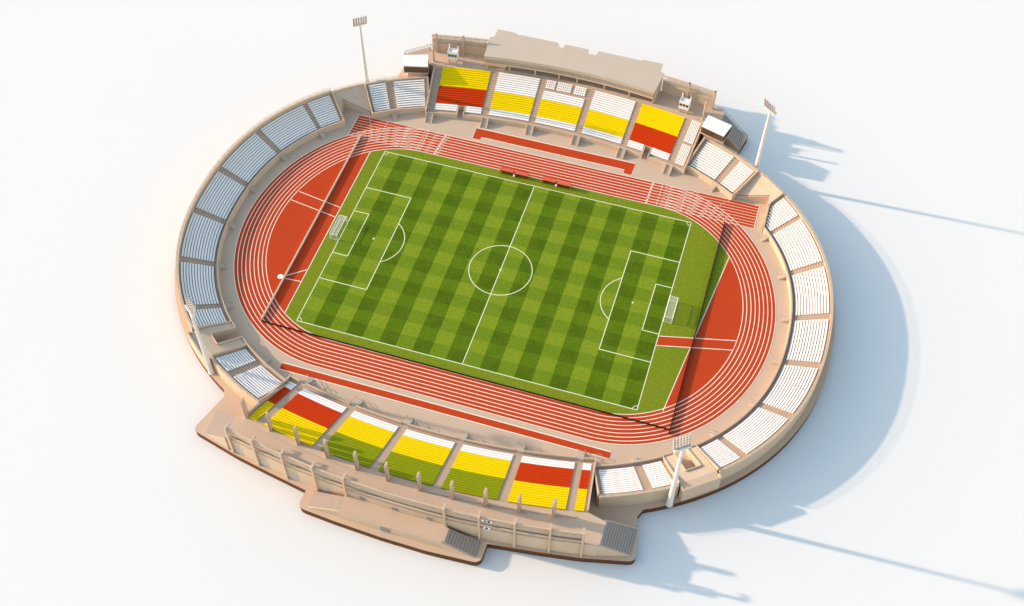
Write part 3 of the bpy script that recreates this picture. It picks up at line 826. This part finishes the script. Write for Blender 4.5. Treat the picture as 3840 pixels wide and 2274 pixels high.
m = MB(); L = [(-47.0, 78.5), (-48.7, 78.1), (-55.5, 72.35), (-55.3, 71.0)]
for a, b in zip(L, L[1:]):
    for h in (.6, 1.1): m.beam((*a, 5.66 + h), (*b, 5.66 + h), .09, .09)
    for u in lin(0, 1, 9 if abs(a[0] - b[0]) > 3 else 3): m.box((a[0] + (b[0] - a[0]) * u, a[1] + (b[1] - a[1]) * u, 6.2), (.09, .09, 1.1))
m.build('railing', M['rail'], t)

# entrance building
t = thing('entrance_building', 'low flat-roofed entrance block with a stair at each end against the near rear wall', 'building')
HT = 3.3
m = MB(); XR = lin(-14.3, 12.5, 14)
fy = lambda x: -86.35 + .0018 * (x - 2) ** 2 * .6
m.prism([(x, fy(x)) for x in XR] + [(x, fac_y(x, -1) - .02) for x in XR[::-1]], 0, HT - .12); m.build('wall', M['conc'], t)
m = MB(); m.prism([(x, fy(x) - .15) for x in XR] + [(x, fac_y(x, -1) - .03) for x in XR[::-1]], HT - .12, HT); rf = m.build('roof', M['pave'], t)
m = MB()
for a, b in zip(XR, XR[1:]): m.beam((a, fy(a) - .02, HT + .06), (b, fy(b) - .02, HT + .06), .25, .12)
m.build('roof_kerb', M['conc'], rf)
for side, x0, x1 in (('l', -14.32, -22.9), ('r', 12.52, 20.9)):
    m = MB(); n = 11
    for i in range(n):
        a, b = x0 + (x1 - x0) * i / n, x0 + (x1 - x0) * (i + 1) / n
        yo0 = (-86.1 if side == 'r' else -85.6)
        m.cur = 0; m.prism([(a, yo0), (b, yo0), (b, fac_y(b, -1) - .8), (a, fac_y(a, -1) - .8)], .004, HT * (1 - i / n))
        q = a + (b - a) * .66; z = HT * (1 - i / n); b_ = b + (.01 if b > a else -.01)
        m.cur = 1; m.prism([(q, yo0), (b_, yo0), (b_, fac_y(b, -1) - .8), (q, fac_y(q, -1) - .8)], z + .002, z + .03)  # edge strip painting riser shade; takes the plain step colour on the sunlit flight
    m.build('stair', [M['steps'], M['riser_shade'] if side == 'r' else M['steps']], t)
    m = MB(); yo0 = (-86.1 if side == 'r' else -85.6)
    m.hexa([(x0, yo0 - .25, 0), (x1, yo0 - .25, 0), (x1, yo0 - .003, 0), (x0, yo0 - .003, 0)], [(x0, yo0 - .25, HT - .35), (x1, yo0 - .25, .03), (x1, yo0 - .003, .03), (x0, yo0 - .003, HT - .35)])
    m.build('stair_side', M['conc'], t)
m = MB(); m.box((-2.0, fy(-2) - .05, 1.35), (2.6, .12, 2.0)); m.build('door', M['door'], t)
for x in (-9.5, -1.0, 8.0):
    m = MB(); m.box((x, fac_y(x, -1) - .05, 4.2), (1.6, .1, 1.5)); m.build('window', M['door'], t)

# ---------------------------------------------------------------- press box on the far stand
t = thing('press_box', 'long flat-roofed press box on posts above the far stand', 'building')
cf = lambda x, b0=75.7: b0 - .0027 * x * x
roofp = [(x, cf(x, 75.4)) for x in lin(-28.7, 26.9, 20)] + [(28.0, 82.7), (26.6, 83.1), (26.6, 86.9), (20.1, 86.9), (19.9, 86.3), (5.6, 86.5), (5.2, 84.4), (2.6, 84.4), (2.5, 86.3),
        (-5.4, 86.4), (-5.8, 84.5), (-6.9, 84.5), (-8.0, 86.5), (-21.8, 86.4), (-22.1, 86.9), (-28.4, 86.9), (-28.4, 83.1), (-29.7, 82.5)]
m = MB(); m.prism(roofp, 10.65, 11.0); m.build('roof', M['roof'], t)
X_ = lin(-28.5, 26.7, 24)
def fb(name, b0, b1, z0, z1, mm, xs=X_):
    m = MB(); m.sweep([[(x, cf(x, b0), z0), (x, cf(x, b0), z1), (x, cf(x, b1), z1), (x, cf(x, b1), z0)] for x in xs]); return m.build(name, mm, t)
fb('fascia', 75.36, 75.7, 9.85, 10.65, M['roof']); fb('sill_beam', 75.3, 75.9, 7.9, 8.5, M['conc'])
gl = fb('glazing', 75.5, 75.66, 8.5, 9.85, M['glass'])
m = MB()
for i, x in enumerate(lin(-28.2, 26.5, 44)): m.box((x, cf(x, 75.45), 9.17), (.14, .1, 1.34))
for a, b in zip(X_, X_[1:]): m.beam((a, cf(a, 75.45), 9.2), (b, cf(b, 75.45), 9.2), .08, .1)
m.build('window_bars', M['roof'], gl)
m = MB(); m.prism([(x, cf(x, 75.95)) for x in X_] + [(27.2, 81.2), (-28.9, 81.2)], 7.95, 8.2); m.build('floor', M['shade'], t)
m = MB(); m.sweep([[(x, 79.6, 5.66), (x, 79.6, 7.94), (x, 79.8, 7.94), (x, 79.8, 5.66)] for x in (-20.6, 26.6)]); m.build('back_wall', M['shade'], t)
for x in (-27.8, -20.6, -12.2, -4.4, 1.6, 10.6, 18.8, 26.7):
    m = MB(); m.box((x, cf(x, 75.75), 6.8), (.4, .4, 2.3)); m.build('post', M['conc'], t)
m = MB(); m.hexa([(26.75, 73.9, 5.66), (27.05, 73.9, 5.66), (27.85, 81.4, 5.66), (27.55, 81.4, 5.66)], [(26.75, 73.9, 10.64), (27.05, 73.9, 10.64), (27.85, 81.4, 10.64), (27.55, 81.4, 10.64)])
m.build('side_wall', M['conc'], t)
m = MB(); m.hexa([(-28.75, 73.8, 7.95), (-28.5, 73.8, 7.95), (-29.3, 81.4, 7.95), (-29.55, 81.4, 7.95)], [(-28.75, 73.8, 10.64), (-28.5, 73.8, 10.64), (-29.3, 81.4, 10.64), (-29.55, 81.4, 10.64)])
m.build('side_wall', M['conc'], t)
m = MB(); m.prism([(-28.2, 81.95), (26.5, 81.95), (26.4, 84.2), (-28.2, 84.2)], 0, 10.6); m.build('rear_block', M['conc'], t)

# white-roofed suites
def suite(P, label, zb, legs):
    t = thing('hospitality_suite', label, 'suite', 'white-roofed suites')
    c = Vector((sum(p[0] for p in P) / 4, sum(p[1] for p in P) / 4))
    sc = lambda k: [tuple(c + (Vector(p) - c) * k) for p in P]
    m = MB(); m.prism(sc(1.0), 8.75, 9.05); m.build('roof', M['white'], t)
    m = MB(); m.prism(sc(.955), 6.35, 8.74); gl = m.build('glazing', M['brown'], t)
    m = MB(); S_ = sc(.962)
    for i in (2, 1, 3):
        a, b = Vector(S_[i]), Vector(S_[(i + 1) % 4])
        for u in lin(0, 1, 9): p = a + (b - a) * u; m.box((p.x, p.y, 7.55), (.12, .12, 2.37), math.atan2(b.y - a.y, b.x - a.x))
    m.build('mullions', M['brown'], gl)
    m = MB(); m.prism(sc(1.02), 6.0, 6.34); m.build('floor', M['conc'], t)
    m = MB(); m.prism(sc(.72), 0, 5.99); m.build('support_wall', M['conc'], t)
    for p in legs:
        m = MB(); m.box((p[0], p[1], 3), (.55, .55, 5.99)); m.build('leg', M['conc'], t)
suite([(-54.2, 68.1), (-46.7, 70.5), (-44.9, 65.1), (-52.5, 63.2)], 'white-roofed brown-glazed suite on legs above the shaded short terrace', 0, [(-50.8, 64.6), (-46.2, 66.0)])
suite([(44.8, 70.6), (52.6, 68.3), (51.1, 63.0), (43.7, 65.3)], 'white-roofed brown-glazed suite on legs beside the blocks of single seats', 0, [(50.2, 64.3), (45.0, 66.0)])
# commentary booths
def booth(x, y, ang, label):
    t = thing('commentary_booth', label, 'booth', 'small white booths'); t.location = (x, y, 5.66); t.rotation_euler = (0, 0, ang)
    def bd(mb, nm, mm):
        o = mb.build(nm, mm); o.parent = t; return o
    for sx in (-1, 1):
        for sy in (-1, 1):
            m = MB(); m.box((sx * 1.2, sy * .9, .8), (.35, .35, 1.6)); bd(m, 'leg', M['conc'])
    m = MB(); m.box((0, 0, 2.1), (3.2, 2.4, 1.0)); m.box((0, .2, 3.2), (3.1, 1.9, 1.2)); m.box((0, 0, 4.05), (3.2, 2.4, .5))
    m.box((0, -1.12, 4.5), (3.2, .16, .4)); m.box((-1.52, .08, 4.5), (.16, 2.2, .4)); m.box((1.52, .08, 4.5), (.16, 2.2, .4)); bd(m, 'body', M['white'])
    m = MB(); m.box((0, -.82, 3.2), (2.9, .1, 1.15)); w_ = bd(m, 'window', M['brown'])
    m = MB()
    for u in (-1.5, -.5, .5, 1.5): m.box((u, -1.0, 3.2), (.12, .3, 1.19))
    o = m.build('mullions', M['white']); o.parent = w_
    for u, v, h in ((-1.35, .9, 6.2), (1.4, .9, 5.6)):
        m = MB(); m.tube((u, v, 4.3), (u, v, h), .16, .14, 8); bd(m, 'mast', M['white'])
booth(-39.3, 73.6, .1, 'small white booth with red-brown windows above the yellow block near the shaded suite')
booth(36.8, 73.7, -.12, 'small white booth with two masts near the suite with single seats')

# ---------------------------------------------------------------- floodlight masts
def make_mast():
    t = thing('floodlight_mast', '', 'floodlight', 'floodlight masts at the corners')
    m = MB(); m.tube((0, 0, 0), (0, 0, 27.2), .78, .34, 20); m.build('pole', M['pole'], t, smooth=False)
    m = MB(); m.tube((0, 0, 0), (0, 0, .25), .98, .98, 20); m.build('base', M['pole'], t)
    # head faces +y (towards the field), leaning forward
    Q = Matrix.Translation((0, .3, 27.3)) @ Matrix.Rotation(R(-14), 4, 'X')
    T = lambda p: tuple(Q @ Vector(p))
    m = MB(); hw = 2.15
    def bx(c, d_):
        x, y, z = c; a, b, e = d_[0] / 2, d_[1] / 2, d_[2] / 2
        m.hexa([T((x - a, y - b, z - e)), T((x + a, y - b, z - e)), T((x + a, y + b, z - e)), T((x - a, y + b, z - e))],
               [T((x - a, y - b, z + e)), T((x + a, y - b, z + e)), T((x + a, y + b, z + e)), T((x - a, y + b, z + e))])
    bx((0, -.25, .15), (2 * hw, 1.0, .45))
    for x in (-hw, hw): bx((x, 0, 1.9), (.13, .18, 3.6))
    for i in range(4): bx((0, -.05, .75 + .85 * i), (2 * hw, .12, .14))
    for i in range(6): bx((-hw + 2 * hw * i / 5, -.05, 2.0), (.09, .09, 3.3))
    m.build('head_frame', M['pole'], t)
    for i in range(4):
        for j in range(6):
            m = MB(); c = (-1.9 + 3.8 * j / 5, .12, .75 + .85 * i)
            m.tube(T((c[0], -.30, c[2])), T((c[0], .22, c[2] - .12)), .16, .30, 10); m.build('lamp', M['lamp'], t)
    return t
mast = make_mast()
for i, (x, y, lab) in enumerate(((-63.4, 57.8, 'pale floodlight mast standing behind the short terrace next to the shaded suite'),
                                 (62.8, 58.5, 'pale floodlight mast behind the short terrace next to the sunlit suite'),
                                 (-63.2, -56.5, 'pale floodlight mast whose head overlaps the shaded curved terrace'),
                                 (62.45, -58.2, 'pale floodlight mast by the sunlit notched platform, its head overlapping the track'))):
    o = mast
    if i:
        o = mast.copy(); COL.objects.link(o)
        for ch in mast.children:
            c = ch.copy(); COL.objects.link(c); c.parent = o
    o.location = (x, y, 0.002); o.rotation_euler = (0, 0, math.atan2(-y * 1.4, -x) - math.pi / 2); o['label'] = lab
